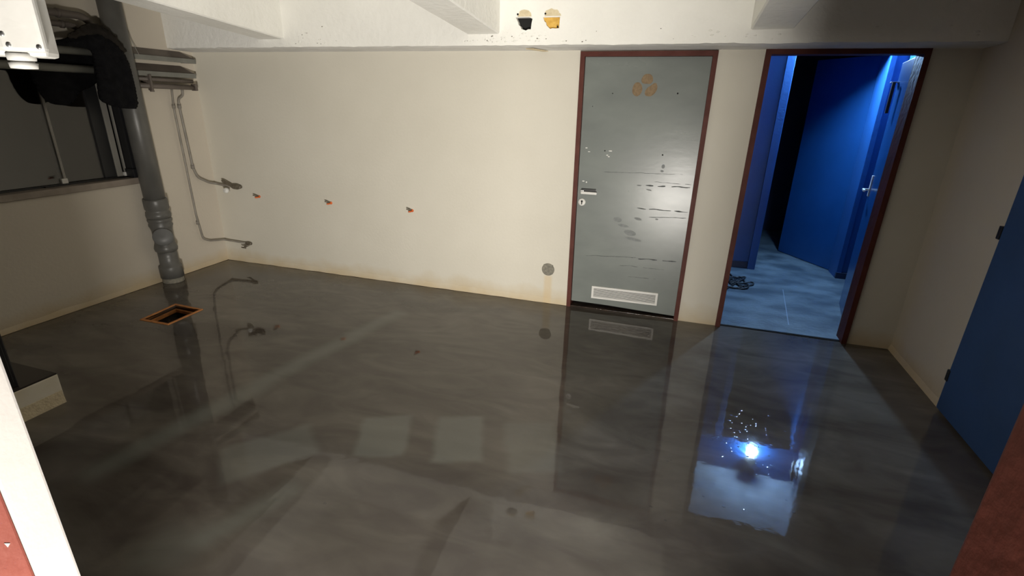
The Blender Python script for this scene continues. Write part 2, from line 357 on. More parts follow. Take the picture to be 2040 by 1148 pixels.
# ------------------------------------------------------------ walls
d1o = [(-0.758, 0.0), (-0.773, 2.041), (0.190, 2.044), (0.182, 0.0)]
d2o = [(0.474, 0.0), (0.490, 2.055), (1.437, 2.055), (1.413, 0.0)]
def wob(a, b, n, amp, seed):
    out = []
    for i in range(n+1):
        t = i/n; x = a[0]+(b[0]-a[0])*t; y = a[1]+(b[1]-a[1])*t
        out.append((x, y+amp*noise.noise(Vector((x*6, seed, 0)))))
    return out
outer = [(XL-0.25, 0.0), (-0.758, 0.0), (-0.773, 2.041), (0.190, 2.044), (0.182, 0.0), (0.474, 0.0), (0.490, 2.055), (1.437, 2.055), (1.413, 0.0), (1.90, 0.0), (1.90, 2.75), (XL-0.25, 2.75)]
wb = panel('wall_back', outer, [[(-0.985, 0.27), (-0.90, 0.27), (-0.90, 0.355), (-0.985, 0.355)]], PY(D), 0.11, M['wall'])
tag(wb, 'long cream back wall with two doorways and a stained foot', 'wall', kind='structure')
# irregular skim of plaster along the foot of the wall
bm = bmesh.new(); prev = None; n = 120
for i in range(n+1):
    x = XL+(-0.76-XL)*i/n; h1 = 0.028+0.014*noise.noise(Vector((x*5, 3, 0)))+0.006*noise.noise(Vector((x*23, 1, 0))); dpt = 0.012+0.008*noise.noise(Vector((x*7, 9, 0)))
    pr = [bm.verts.new((x, D, h1+0.02)), bm.verts.new((x, D-dpt*0.6, h1)), bm.verts.new((x, D-dpt, 0.0))]
    if prev:
        for k in range(2): bm.faces.new((prev[k], pr[k], pr[k+1], prev[k+1]))
    prev = pr
from_bm('baseboard_back', bm, M['wall'], None, True)
tag(bpy.data.objects['baseboard_back'], 'yellowed rough plaster cove along the foot of the back wall', 'baseboard', kind='structure')

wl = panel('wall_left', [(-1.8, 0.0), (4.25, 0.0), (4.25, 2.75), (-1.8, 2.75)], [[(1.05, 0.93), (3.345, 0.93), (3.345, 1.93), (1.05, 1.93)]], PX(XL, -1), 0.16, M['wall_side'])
tag(wl, 'cream left wall below and around the dark window', 'wall', kind='structure')
bm = bmesh.new(); prev = None; n = 90
for i in range(n+1):
    y = 1.0+(D-1.0)*i/n; h1 = 0.022+0.012*noise.noise(Vector((y*5, 13, 0))); dpt = 0.010+0.006*noise.noise(Vector((y*7, 9, 0)))
    pr = [bm.verts.new((XL, y, h1+0.02)), bm.verts.new((XL+dpt*0.6, y, h1)), bm.verts.new((XL+dpt, y, 0.0))]
    if prev:
        for k in range(2): bm.faces.new((prev[k], pr[k], pr[k+1], prev[k+1]))
    prev = pr
from_bm('baseboard_left', bm, M['wall_side'], None, True)
tag(bpy.data.objects['baseboard_left'], 'rough plaster cove along the foot of the left wall', 'baseboard', kind='structure')

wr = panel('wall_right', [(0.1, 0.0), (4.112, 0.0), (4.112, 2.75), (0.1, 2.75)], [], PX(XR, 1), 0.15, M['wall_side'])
tag(wr, 'shaded cream right wall carrying the blue door', 'wall', kind='structure')
bm = bmesh.new(); prev = None; n = 60
for i in range(n+1):
    y = 3.27+(D-3.27)*i/n; h1 = 0.022+0.01*noise.noise(Vector((y*5, 23, 0)))
    pr = [bm.verts.new((XR, y, h1+0.02)), bm.verts.new((XR-0.006, y, h1)), bm.verts.new((XR-0.012, y, 0.0))]
    if prev:
        for k in range(2): bm.faces.new((prev[k], pr[k], pr[k+1], prev[k+1]))
    prev = pr
from_bm('baseboard_right', bm, M['wall_side'], None, True)
tag(bpy.data.objects['baseboard_right'], 'stained plaster strip at the foot of the right wall', 'baseboard', kind='structure')

wf = thing('wall_front', (-0.3, 0.3, 0), 'near wall with the doorway the room is seen through', 'wall', kind='structure')
panel('wall_panel', [(XL-0.1, 0.0), (-0.90, 0.0), (-0.90, 2.10), (0.30, 2.10), (0.30, 0.0), (1.85, 0.0), (1.85, 2.75), (XL-0.1, 2.75)], [], PY(0.30), 0.10, M['oldroom'], wf)
box('plaster_edge', (-0.98, 0.348, 0), (-0.897, 0.402, 2.10), M['white_near'], wf, 0.004)
df = thing('door_5', (-0.3, 0.2, 0), 'red painted frame of the doorway in the foreground', 'door frame', kind='structure')
box('jamb', (-0.98, 0.14, 0), (-0.897, 0.348, 2.10), M['red_near'], df, 0.004)
box('jamb', (0.252, 0.14, 0), (0.32, 0.40, 2.10), M['red'], df, 0.004)
box('door_head', (-0.897, 0.14, 2.06), (0.252, 0.40, 2.12), M['red'], df, 0.004)
# a chip in the paint of the near left jamb
prism('paint_chip', [(-0.8965, 0.335, 1.03), (-0.8965, 0.329, 1.036), (-0.8965, 0.331, 1.026)], (0.0006, 0, 0), M['white_near'], df)

# ------------------------------------------------------------ ceiling with girder and haunched ribs
ceil_ = panel('ceiling', [(XL-0.2, -1.8), (1.9, -1.8), (1.9, 4.2), (XL-0.2, 4.2)], [], PZ(2.62), 0.12, M['concrete'])
tag(ceil_, 'white painted concrete ceiling with deep beams', 'ceiling', kind='structure')
GY = 3.862
h1 = [(-1.212, 2.243), (-1.196, 2.215), (-1.190, 2.195), (-1.176, 2.185), (-1.168, 2.168), (-1.150, 2.163), (-1.135, 2.158), (-1.118, 2.166), (-1.098, 2.166), (-1.094, 2.205), (-1.088, 2.232), (-1.112, 2.243)]
h2 = [(-1.012, 2.240), (-1.002, 2.215), (-0.990, 2.207), (-0.985, 2.190), (-0.972, 2.178), (-0.958, 2.166), (-0.940, 2.170), (-0.918, 2.168), (-0.893, 2.170), (-0.890, 2.240)]
n = 150
low = []
for i in range(n+1):
    x = XL-0.1+(1.8-XL+0.1)*i/n
    low.append((x, 2.064+0.007*noise.noise(Vector((x*3, 1, 0)))+0.006*noise.noise(Vector((x*17, 2, 0)))))
gird = panel('girder', low+[(1.8, 2.75), (XL-0.1, 2.75)], [h1, h2], PY(GY), 0.05, M['concrete'], ceil_)
panel('girder_core', [(XL-0.1, 2.22), (1.8, 2.22), (1.8, 2.75), (XL-0.1, 2.75)], [], PY(GY+0.12), 0.12, M['soffit'], ceil_)
# soffit strip, uneven, from the broken front edge back to the wall
bm = bmesh.new(); prev = None
for i, (x, z) in enumerate(low):
    e1 = 0.004*noise.noise(Vector((x*9, 5, 0)))
    pr = [bm.verts.new((x, GY, z)), bm.verts.new((x, GY+0.05, 2.056+e1)), bm.verts.new((x, GY+0.16, 2.053-e1)), bm.verts.new((x, D, 2.050+0.3*e1))]
    if prev:
        for k in range(3): bm.faces.new((prev[k], pr[k], pr[k+1], prev[k+1]))
    prev = pr
from_bm('girder_soffit', bm, M['soffit'], ceil_)
# what fills the two broken openings
hole = box('opening_lining', (-1.23, GY+0.045, 2.13), (-1.07, GY+0.12, 2.27), M['void'], gird)
panel('opening_filler', [(-1.03, 2.15), (-0.87, 2.15), (-0.87, 2.26), (-1.03, 2.26)], [], PY(GY+0.022), 0.02, M['foam'], gird)
for (cx, wd) in ((-1.145, 0.10), (-0.945, 0.115)):
    q = []
    for k in range(14):
        a = PI*k/13; rr = 1+0.18*noise.noise(Vector((cx*9, k, 0)))
        q.append((cx+wd*0.5*math.cos(a)*rr, 2.247+0.045*math.sin(a)*rr))
    panel('chipped_patch', q, [], PY(GY-0.003), 0.006, M['chip'], gird)
for (x, z) in ((-1.197, 2.262), (-0.995, 2.262), (-0.903, 2.178)):
    lathe_o('screw_hole', (x, GY-0.006, z), (0, 1, 0), [(0, 0.006), (0.004, 0.007)], M['void'], gird, 10)
bm = bmesh.new()
for i in range(70):
    x = random.choice([random.uniform(-3.1, -2.7), random.gauss(-1.35, 0.15), random.gauss(-1.15, 0.25), random.uniform(0, 1.6)]); z = 2.085+abs(random.gauss(0, 0.03))
    g = bmesh.ops.create_icosphere(bm, subdivisions=1, radius=random.uniform(0.003, 0.009)); bmesh.ops.scale(bm, vec=(1.5, 0.35, 0.7), verts=g['verts']); bmesh.ops.translate(bm, vec=(x, GY, z), verts=g['verts'])
o = from_bm('concrete_crumb', bm, M['concrete'], gird, True); o['kind'] = 'stuff'
bm = bmesh.new()
for i in range(26):
    x = random.choice([random.uniform(-3.15, -2.8), random.gauss(-1.38, 0.1), random.gauss(-1.3, 0.2), random.uniform(-1, 0.2)]); z = 2.08+abs(random.gauss(0, 0.05))
    g = bmesh.ops.create_icosphere(bm, subdivisions=1, radius=random.uniform(0.002, 0.005)); bmesh.ops.scale(bm, vec=(1.4, 0.2, 0.8), verts=g['verts']); bmesh.ops.translate(bm, vec=(x, GY-0.0005, z), verts=g['verts'])
o = from_bm('pock_mark', bm, M['mortar'], gird, True); o['kind'] = 'stuff'
# splinter of concrete left on the soffit
prism('soffit_splinter', [(-1.16, 3.96, 2.052), (-1.10, 3.94, 2.050), (-1.02, 4.08, 2.046), (-1.06, 4.09, 2.046)], (0.0, 0, -0.006), M['chip'], ceil_)

def rib(x0, x1, z_at, slope, name='rib'):
    bm = bmesh.new(); prev = None; n = 40
    for i in range(n+1):
        y = GY+0.01-(GY+0.5)*i/n; z = z_at+slope*(GY-y)
        ea = 0.004*noise.noise(Vector((y*8, x0, 0))); eb = 0.004*noise.noise(Vector((y*8, x1, 4)))
        pr = [bm.verts.new((x0, y, 2.64)), bm.verts.new((x0+ea*0.3, y, z+0.008+ea)), bm.verts.new((x0+0.010, y, z+ea*0.5)), bm.verts.new((x1-0.010, y, z+eb*0.5)), bm.verts.new((x1+eb*0.3, y, z+0.008+eb)), bm.verts.new((x1, y, 2.64))]
        if prev:
            for k in range(5): bm.faces.new((prev[k], pr[k], pr[k+1], prev[k+1]))
        prev = pr
    return from_bm(name, bm, M['concrete'], ceil_)
rib(-1.588, -1.333, 2.139, 0.086)
rib(0.348, 0.599, 2.143, 0.093)
rib(-3.48, -3.226, 2.124, 0.080)

# ------------------------------------------------------------ doors in the back wall
def door_frame(root, o, width, y0, y1, m):
    """three bars following the opening corners o (BL, TL, TR, BR)"""
    (ax, az), (bx, bz), (cx, cz), (dx, dz) = o
    prism('jamb', [(ax, y0, az), (bx, y0, bz), (bx+width, y0, bz-width), (ax+width, y0, az)], (0, y1-y0, 0), m, root)
    prism('door_head', [(bx, y0, bz), (cx, y0, cz), (cx-width, y0, cz-width), (bx+width, y0, bz-width)], (0, y1-y0, 0), m, root)
    prism('jamb', [(cx, y0, cz), (dx, y0, dz), (dx-width, y0, dz), (cx-width, y0, cz-width)], (0, y1-y0, 0), m, root)
dr1 = thing('door_1', (-0.29, D, 0), 'closed scuffed grey-green door in an oxide red frame', 'door', kind='structure')
door_frame(dr1, d1o, 0.034, D-0.022, D+0.11, M['red'])
LY = D+0.012   # face of the leaf
leaf = panel('door_leaf', [(-0.722, 0.048), (-0.738, 2.006), (0.155, 2.008), (0.148, 0.030), (-0.1, 0.036), (-0.4, 0.046)], [], PY(LY), 0.04, M['doorgrey'], dr1)
def flat(name, pts, m, parent, th=0.0015, y=None):
    return panel(name, pts, [], PY((y if y is not None else LY)-th), th, m, parent)
def blob2(cx, cz, rx, rz, seed, n=22, rot=0, bite=None):
    q = []
    for k in range(n):
        a = 2*PI*k/n; rr = 1+0.10*noise.noise(Vector((math.cos(a)*1.5, math.sin(a)*1.5, seed)))
        if bite is not None: rr *= 1-0.35*max(0, math.cos(a-bite))**3
        x, z = rx*math.cos(a)*rr, rz*math.sin(a)*rr
        q.append((cx+x*math.cos(rot)-z*math.sin(rot), cz+x*math.sin(rot)+z*math.cos(rot)))
    return q
flat('glue_patch', blob2(-0.272, 1.852, 0.042, 0.041, 1, bite=-1.6), M['glue'], leaf)
flat('glue_patch', blob2(-0.338, 1.786, 0.037, 0.048, 5), M['glue'], leaf)
flat('glue_patch', blob2(-0.238, 1.786, 0.036, 0.056, 9, rot=-0.6, bite=2.6), M['glue'], leaf)
for (x, z, rr) in ((-0.516, 1.755, 0.004), (-0.047, 1.763, 0.006), (-0.538, 1.335, 0.005), (-0.100, 1.325, 0.006), (-0.66, 1.66, 0.003)):
    lathe_o('screw_hole', (x, LY-0.0015, z), (0, 1, 0), [(0, rr), (0.001, rr)], M['void'], leaf, 8)
def ragged(x0, z0, x1, z1, th, seed, n=40, gap=0.25):
    bm = bmesh.new(); prev = None
    for i in range(n+1):
        t = i/n; x = x0+(x1-x0)*t; z = z0+(z1-z0)*t+0.006*noise.noise(Vector((x*14, seed, 0)))
        k = max(0.0, 0.5+0.9*noise.noise(Vector((x*21, seed, 3)))); h = th*k*min(1, 6*t, 6*(1-t)+0.3)
        if h < th*gap: prev = None; continue
        pr = (bm.verts.new((x, LY-0.0012, z-h)), bm.verts.new((x, LY-0.0012, z+h)))
        if prev: bm.faces.new((prev[0], pr[0], pr[1], prev[1]))
        prev = pr
    return from_bm('paint_crack', bm, M['scratch'], leaf)
ragged(-0.30, 1.085, 0.153, 1.095, 0.006, 1)
ragged(-0.16, 1.12, 0.153, 1.115, 0.002, 2)
ragged(-0.30, 0.905, 0.150, 0.905, 0.0055, 3)
ragged(-0.18, 0.84, 0.150, 0.86, 0.004, 4)
ragged(-0.66, 0.47, -0.20, 0.50, 0.003, 5)
ragged(-0.28, 0.49, 0.150, 0.50, 0.006, 6)
ragged(-0.40, 0.42, 0.02, 0.42, 0.0022, 7)
ragged(-0.30, 0.33, -0.02, 0.33, 0.0022, 8)
ragged(-0.62, 1.17, 0.10, 1.19, 0.0018, 9)
for (x, z, rx, rz, sd) in ((-0.39, 0.80, 0.035, 0.020, 1), (-0.34, 0.755, 0.045, 0.012, 2), (-0.28, 0.70, 0.05, 0.022, 3), (-0.25, 0.65, 0.07, 0.012, 4), (-0.23, 0.82, 0.03, 0.010, 5), (-0.17, 1.055, 0.022, 0.005, 6), (-0.085, 0.83, 0.012, 0.006, 8), (-0.085, 1.24, 0.012, 0.016, 9), (-0.09, 1.205, 0.012, 0.008, 10)):
    flat('scuff_mark', blob2(x, z, rx, rz, sd*3.3, rot=-0.15), M['smudge'], leaf, 0.0008)
for (x, z, rx, rz) in ((-0.495, 1.335, 0.014, 0.004), (-0.517, 1.302, 0.008, 0.004), (-0.504, 1.292, 0.008, 0.004), (-0.684, 1.35, 0.009, 0.004), (-0.662, 1.322, 0.010, 0.003), (-0.69, 1.09, 0.01, 0.004), (-0.665, 1.083, 0.006, 0.006)):
    flat('paint_chip', blob2(x, z, rx, rz, x*50, 10), M['white'], leaf, 0.0018)
# lever handle with dark lever slot
hd = box('handle', (-0.700, LY-0.030, 0.990), (-0.572, LY-0.016, 1.010), M['white'], leaf, 0.003)
box('handle_plate', (-0.700, LY-0.012, 1.010), (-0.582, LY, 1.032), M['black'], leaf, 0.002)
box('handle_neck', (-0.705, LY-0.02, 0.992), (-0.680, LY, 1.020), M['aluminium'], leaf, 0.002)
lathe_o('lock_rose', (-0.690, LY, 0.920), (0, -1, 0), [(0, 0.030), (0.005, 0.030), (0.008, 0.026), (0.008, 0.0)], M['white'], leaf, 28)
box('keyhole', (-0.694, LY-0.0095, 0.902), (-0.686, LY-0.0075, 0.928), M['void'], leaf)
lathe_o('keyhole', (-0.690, LY-0.0095, 0.928), (0, 1, 0), [(0, 0.0075), (0.002, 0.0075)], M['void'], leaf, 12)
# ventilation grille
vg = panel('vent_grille', [(-0.551, 0.098), (-0.551, 0.208), (-0.001, 0.214), (-0.001, 0.104)], [[(-0.534, 0.114), (-0.534, 0.192), (-0.018, 0.198), (-0.018, 0.120)]], PY(LY-0.010), 0.010, M['aluminium'], dr1)
vg.data.materials[0] = M['white']
for k in range(8):
    z = 0.1195+k*0.0102
    bm = bmesh.new(); add_box(bm, (-0.536, LY-0.009, z), (-0.016, LY-0.006, z+0.0052), 0, Matrix.Rotation(-0.011, 3, 'Y'))
    from_bm('slat', bm, M['white'], vg)
panel('grille_backing', [(-0.534, 0.114), (-0.534, 0.192), (-0.018, 0.198), (-0.018, 0.120)], [], PY(LY-0.0015), 0.001, M['scratch'], vg)
box('threshold', (-0.752, D-0.012, 0.0), (0.180, D+0.10, 0.012), M['pit'], dr1, 0.003)
box('door_backing', (-0.80, D+0.115, 0), (0.20, D+0.14, 2.1), M['void'], dr1)

dr2 = thing('door_2', (0.95, D, 0), 'open doorway with dark red frame and blue leaf swung inward', 'door', kind='structure')
door_frame(dr2, d2o, 0.036, D-0.022, D+0.115, M['red'])
# the leaf, swung into the corridor and seen almost edge on
ang = math.atan2(5.02-4.20, 1.59-1.432)
R2 = Matrix.Rotation(ang, 3, 'Z'); hinge = Vector((1.432, 4.20, 0))
def on_leaf(a, b, dd):      # a along leaf, b across (towards the opening), z
    return hinge+R2 @ Vector((a, b, dd))
bm = bmesh.new(); add_box(bm, (0, -0.04, 0.012), (0.84, 0.0, 2.030), 0.002)
bmesh.ops.rotate(bm, verts=bm.verts, cent=(0, 0, 0), matrix=R2); bmesh.ops.translate(bm, verts=bm.verts, vec=hinge)
lf2 = from_bm('door_leaf', bm, M['bluedoor'], dr2)
def leaf_box(name, a, b, m, parent, bev=0.001):
    bm = bmesh.new(); add_box(bm, a, b, bev); bmesh.ops.rotate(bm, verts=bm.verts, cent=(0, 0, 0), matrix=R2); bmesh.ops.translate(bm, verts=bm.verts, vec=hinge)
    return from_bm(name, bm, m, parent)
leaf_box('handle_plate', (0.775, 0.0, 1.00), (0.815, 0.008, 1.17), M['white'], lf2)
leaf_box('handle', (0.69, 0.040, 1.045), (0.80, 0.055, 1.062), M['white'], lf2, 0.004)
leaf_box('handle_neck', (0.785, 0.0, 1.045), (0.80, 0.050, 1.062), M['white'], lf2)
leaf_box('hook', (0.74, 0.0, 1.885), (0.84, 0.05, 1.893), M['steel'], lf2)
leaf_box('coat_bar', (0.66, 0.030, 1.66), (0.70, 0.050, 1.885), M['black'], lf2)
box('threshold', (0.478, 4.130, -0.02), (1.408, 4.142, 0.006), M['void'], dr2)

# ------------------------------------------------------------ corridor behind door_2
CY = D+0.115
fc = panel('floor_corridor', [(-2.2, CY), (0.46, CY), (0.46, 4.142), (1.43, 4.142), (1.43, CY), (2.0, CY), (2.0, 8.2), (-2.2, 8.2)], [], PZ(0.010, -1), 0.08, M['concfloor'])
fc.name = 'floor.001'; tag(fc, 'scuffed grey floor of the blue corridor behind the open doorway', 'floor', kind='structure')
# scratch line across the corridor floor
prism('floor_joint', [(1.049, 4.32, 0.0102), (1.057, 4.32, 0.0102), (1.163, 5.25, 0.0102), (1.157, 5.25, 0.0102)], (0, 0, 0.0006), M['concfloor_line'], fc)
cc = panel('ceiling_corridor', [(-2.2, CY), (1.9, CY), (1.9, 6.1), (-2.2, 6.1)], [], PZ(2.65), 0.1, M['greyblue'])
cc.name = 'ceiling.001'; tag(cc, 'pale ceiling of the blue corridor, seen mirrored in the floor', 'ceiling', kind='structure')
wc = panel('wall_corridor', [(-2.2, 0), (0.97, 0), (0.97, 2.19), (1.752, 2.19), (1.752, 0), (2.0, 0), (2.0, 2.7), (-2.2, 2.7)], [], PY(5.87), 0.24, M['bluewall'])
tag(wc, 'blue far wall of the corridor pierced by a dark doorway', 'wall', kind='structure')
panel('wall_corridor_right', [(CY, 0), (5.9, 0), (5.9, 2.7), (CY, 2.7)], [], PX(1.90, 1), 0.1, M['bluewall'])
tag(bpy.data.objects['wall_corridor_right'], 'blue right wall of the corridor behind the open leaf', 'wall', kind='structure')
panel('wall_corridor_left', [(CY, 0), (5.9, 0), (5.9, 2.7), (CY, 2.7)], [], PX(-2.0, -1), 0.1, M['bluewall'])
tag(bpy.data.objects['wall_corridor_left'], 'blue end wall of the corridor to the left', 'wall', kind='structure')
o = panel('wall_corridor_near', [(-2.2, 0), (0.43, 0), (0.43, 2.10), (1.48, 2.10), (1.48, 0), (2.0, 0), (2.0, 2.7), (-2.2, 2.7)], [], PY(CY+0.002), 0.012, M['bluewall'])
tag(o, 'blue corridor side of the wall around the open doorway', 'wall', kind='structure')
t = thing('door_3', (1.36, 5.87, 0), 'blue inner door half open into a dark room past the corridor', 'door', kind='structure')
box('architrave', (0.895, 5.845, 0.0), (0.972, 5.872, 2.19), M['bluewall'], t, 0.004)
box('architrave', (1.752, 5.845, 0.0), (1.80, 5.872, 2.19), M['bluewall'], t, 0.004)
box('door_head', (0.895, 5.845, 2.19), (1.80, 5.872, 2.25), M['bluewall'], t, 0.004)
a3 = math.atan2(6.79-6.11, 1.353-1.775); R3 = Matrix.Rotation(a3, 3, 'Z')
bm = bmesh.new(); add_box(bm, (0, -0.04, 0.015), (0.80, 0, 2.18), 0.002); bmesh.ops.rotate(bm, verts=bm.verts, cent=(0, 0, 0), matrix=R3); bmesh.ops.translate(bm, verts=bm.verts, vec=(1.772, 6.115, 0))
lf3 = from_bm('door_leaf', bm, M['bluedoor'], t)
sk = thing('trim_1', (0.8, 5.86, 0), 'dark skirting at the foot of the corridor wall left of the inner door', 'skirting', kind='structure')
box('skirting_board', (-2.0, 5.855, 0.01), (0.895, 5.87, 0.085), M['skirt'], sk, 0.003)
sk = thing('trim_2', (1.82, 5.86, 0), 'dark skirting at the foot of the corridor wall right of the inner door', 'skirting', kind='structure')
box('skirting_board', (1.752, 5.840, 0.01), (1.90, 5.87, 0.075), M['skirt'], sk, 0.003)
dk = thing('wall_far', (1.2, 8.0, 0), 'unlit walls of the dark room beyond the corridor', 'wall', kind='structure')
box('wall_panel', (-0.5, 8.0, 0), (2.3, 8.1, 2.6), M['darkblue'], dk)
box('wall_panel', (-0.5, 6.12, 0), (-0.4, 8.0, 2.6), M['darkblue'], dk)
box('wall_panel', (2.0, 6.12, 0), (2.1, 8.0, 2.6), M['darkblue'], dk)
box('ceiling_panel', (-0.5, 6.12, 2.6), (2.1, 8.1, 2.7), M['darkblue'], dk)
# the lamp over the inner door
lp = thing('wall_lamp', (1.335, 5.775, 2.20), 'cool white bulb on a black holder over the inner door', 'lamp')
bm = bmesh.new(); g = bmesh.ops.create_uvsphere(bm, u_segments=20, v_segments=12, radius=0.042); bmesh.ops.translate(bm, verts=g['verts'], vec=(1.335, 5.80, 2.272))
from_bm('bulb', bm, M['bulb'], lp, True)
lathe_o('bulb_holder', (1.335, 5.795, 2.308), (0, 0, 1), [(0, 0.03), (0.03, 0.05), (0.10, 0.065), (0.115, 0.04), (0.115, 0.0)], M['black'], lp)
tube('lamp_arm', [(1.335, 5.775, 2.37), (1.335, 5.87, 2.36)], 0.012, M['black'], lp)
# cord heap
random.seed(3)
pts = []
for k in range(46):
    a = k*0.62; rr = 0.10+0.05*math.sin(k*1.7)
    pts.append((0.70+0.10*math.sin(k*0.33)+rr*1.0*math.cos(a), 5.28+0.10*math.cos(k*0.21)+rr*1.35*math.sin(a), 0.018+0.010*(0.5+0.5*math.sin(k*2.3))))
pts = [(0.40, 4.62, 0.018), (0.52, 4.78, 0.018), (0.60, 5.00, 0.018)]+pts+[(0.74, 5.50, 0.02), (0.60, 5.68, 0.02), (0.40, 5.75, 0.02)]
o = tube('power_cord', smooth_path(pts, 2), 0.0075, M['rubber'], None, 6)
tag(o, 'black power cord lying in loose loops on the corridor floor', 'cord')

# ------------------------------------------------------------ blue door on the right wall
dr4 = thing('door_4', (XR, 2.85, 0), 'closed plain blue door on the right wall', 'door', kind='structure')
o = panel('door_leaf', [(2.36, 0.02), (3.262, 0.02), (3.225, 2.03), (2.36, 2.03)], [], PX(XR-0.032, 1), 0.030, M['blueleaf'], dr4)
for z in (0.235, 1.09, 1.85):
    box('hinge', (XR-0.036, 3.245, z-0.035), (XR-0.004, 3.275, z+0.035), M['black'], dr4, 0.003)

# ------------------------------------------------------------ window in the left wall
wn = thing('window_1', (XL, 2.2, 1.0), 'wide dark window with slim glazing bars in the left wall', 'window', kind='structure')
prism('window_sill', [(XL+0.022, 1.05, 0.932), (XL+0.022, 3.345, 0.925), (XL+0.022, 3.345, 0.979), (XL+0.022, 1.05, 0.977)], (-0.18, 0, 0.0), M['sill'], wn, 0.004)
GX = XL-0.09
box('glass_pane', (GX-0.003, 1.05, 0.995), (GX+0.003, 2.80, 1.93), M['glass'], wn)
box('glass_pane', (GX-0.018, 2.78, 0.995), (GX-0.012, 3.14, 1.93), M['glass'], wn)
box('bottom_track', (GX-0.03, 1.05, 0.978), (GX+0.02, 3.345, 0.992), M['frame_dark'], wn)
box('top_rail', (GX-0.03, 1.05, 1.86), (GX+0.02, 3.345, 1.93), M['frame_dark'], wn)
box('glazing_bar', (GX-0.008, 2.792, 0.990), (GX+0.012, 2.812, 1.90), M['frame_light'], wn, 0.003)
box('bar_foot', (GX-0.008, 2.770, 0.985), (GX+0.020, 2.815, 1.03), M['white'], wn, 0.004)
box('track_end', (GX-0.01, 2.64, 0.979), (GX+0.035, 2.81, 0.988), M['frame_dark'], wn)
box('glazing_bar', (GX-0.008, 3.284, 0.990), (GX+0.012, 3.296, 1.90), M['frame_light'], wn, 0.002)
box('bar_foot', (GX-0.008, 3.270, 0.990), (GX+0.018, 3.300, 1.025), M['white'], wn, 0.004)
box('side_frame', (GX-0.04, 3.302, 0.980), (GX+0.085, 3.345, 1.93), M['frame_dark'], wn, 0.003)
box('side_frame', (GX-0.006, 3.215, 0.992), (GX+0.008, 3.262, 1.90), M['frame_light'], wn, 0.003)
box('side_frame', (GX-0.024, 3.115, 0.992), (GX+0.002, 3.214, 1.90), M['frame_dark'], wn, 0.003)
box('latch_block', (GX+0.0, 3.285, 0.965), (GX+0.105, 3.345, 1.055), M['frame_dark'], wn, 0.006)
ow = thing('wall_outer', (XL-1.3, 2.2, 0), 'dim walls of the space behind the left window', 'wall', kind='structure')
box('wall_panel', (XL-1.5, 0.2, 0.2), (XL-1.4, 4.3, 2.6), M['oldroom'], ow)
box('wall_panel', (XL-1.4, 4.2, 0.2), (XL-0.17, 4.3, 2.6), M['oldroom'], ow)
box('wall_panel', (XL-1.4, 0.2, 0.2), (XL-0.17, 0.3, 2.6), M['oldroom'], ow)
box('floor_panel', (XL-1.5, 0.2, 0.1), (XL-0.17, 4.3, 0.2), M['oldroom'], ow)
box('ceiling_panel', (XL-1.5, 0.2, 2.6), (XL-0.17, 4.3, 2.7), M['oldroom'], ow)

# ------------------------------------------------------------ pipes on the left wall
sp = thing('soil_pipe', (-4.42, 3.372, 0), 'thick grey vertical drain pipe beside the window, with couplings and access cap', 'pipe')
def ax(z): return Vector((-4.42, 3.376-0.012*z, z))
R_ = 0.083
tube('pipe', [ax(0.72), ax(1.5), ax(2.61)], R_, M['pipe'], sp, 32)
def ring(name, z0, z1, prof, m=M['pipe']):
    bm = bmesh.new(); lathe(bm, ax(z0), ax(z1)-ax(z0), prof, 32); return from_bm(name, bm, m, sp, True)
ring('coupling', 0.615, 0.79, [(0, R_+0.001), (0.006, R_+0.014), (0.030, R_+0.017), (0.050, R_+0.013), (0.058, R_+0.005), (0.075, R_+0.005), (0.085, R_+0.013), (0.160, R_+0.014), (0.172, R_+0.011), (0.176, R_+0.001)])
ring('access_tee', 0.30, 0.62, [(0, R_-0.002), (0.01, R_+0.008), (0.035, R_+0.012), (0.055, R_+0.006), (0.08, R_-0.003), (0.20, R_-0.001), (0.23, R_+0.006), (0.25, R_+0.014), (0.27, R_+0.004), (0.29, R_+0.014), (0.305, R_+0.015), (0.32, R_+0.002)])
dirc = Vector((0.76, -0.65, 0)).normalized()
cap = lathe_o('access_cap', ax(0.455)+dirc*0.02, dirc, [(0, 0.076), (0.062, 0.076), (0.066, 0.080), (0.080, 0.080), (0.085, 0.074), (0.087, 0.0)], mat('grey_cap_plastic', (0.145, 0.145, 0.14), rough=0.45), sp, 32)
ring('lower_pipe', 0.05, 0.32, [(0, R_-0.003), (0.0, R_+0.013), (0.10, R_+0.013), (0.112, R_+0.010), (0.118, R_-0.004), (0.20, R_-0.005), (0.27, R_-0.004)])
ring('floor_collar', 0.0, 0.052, [(0, R_+0.004), (0.01, R_+0.008), (0.052, R_+0.004)], M['mortar'])

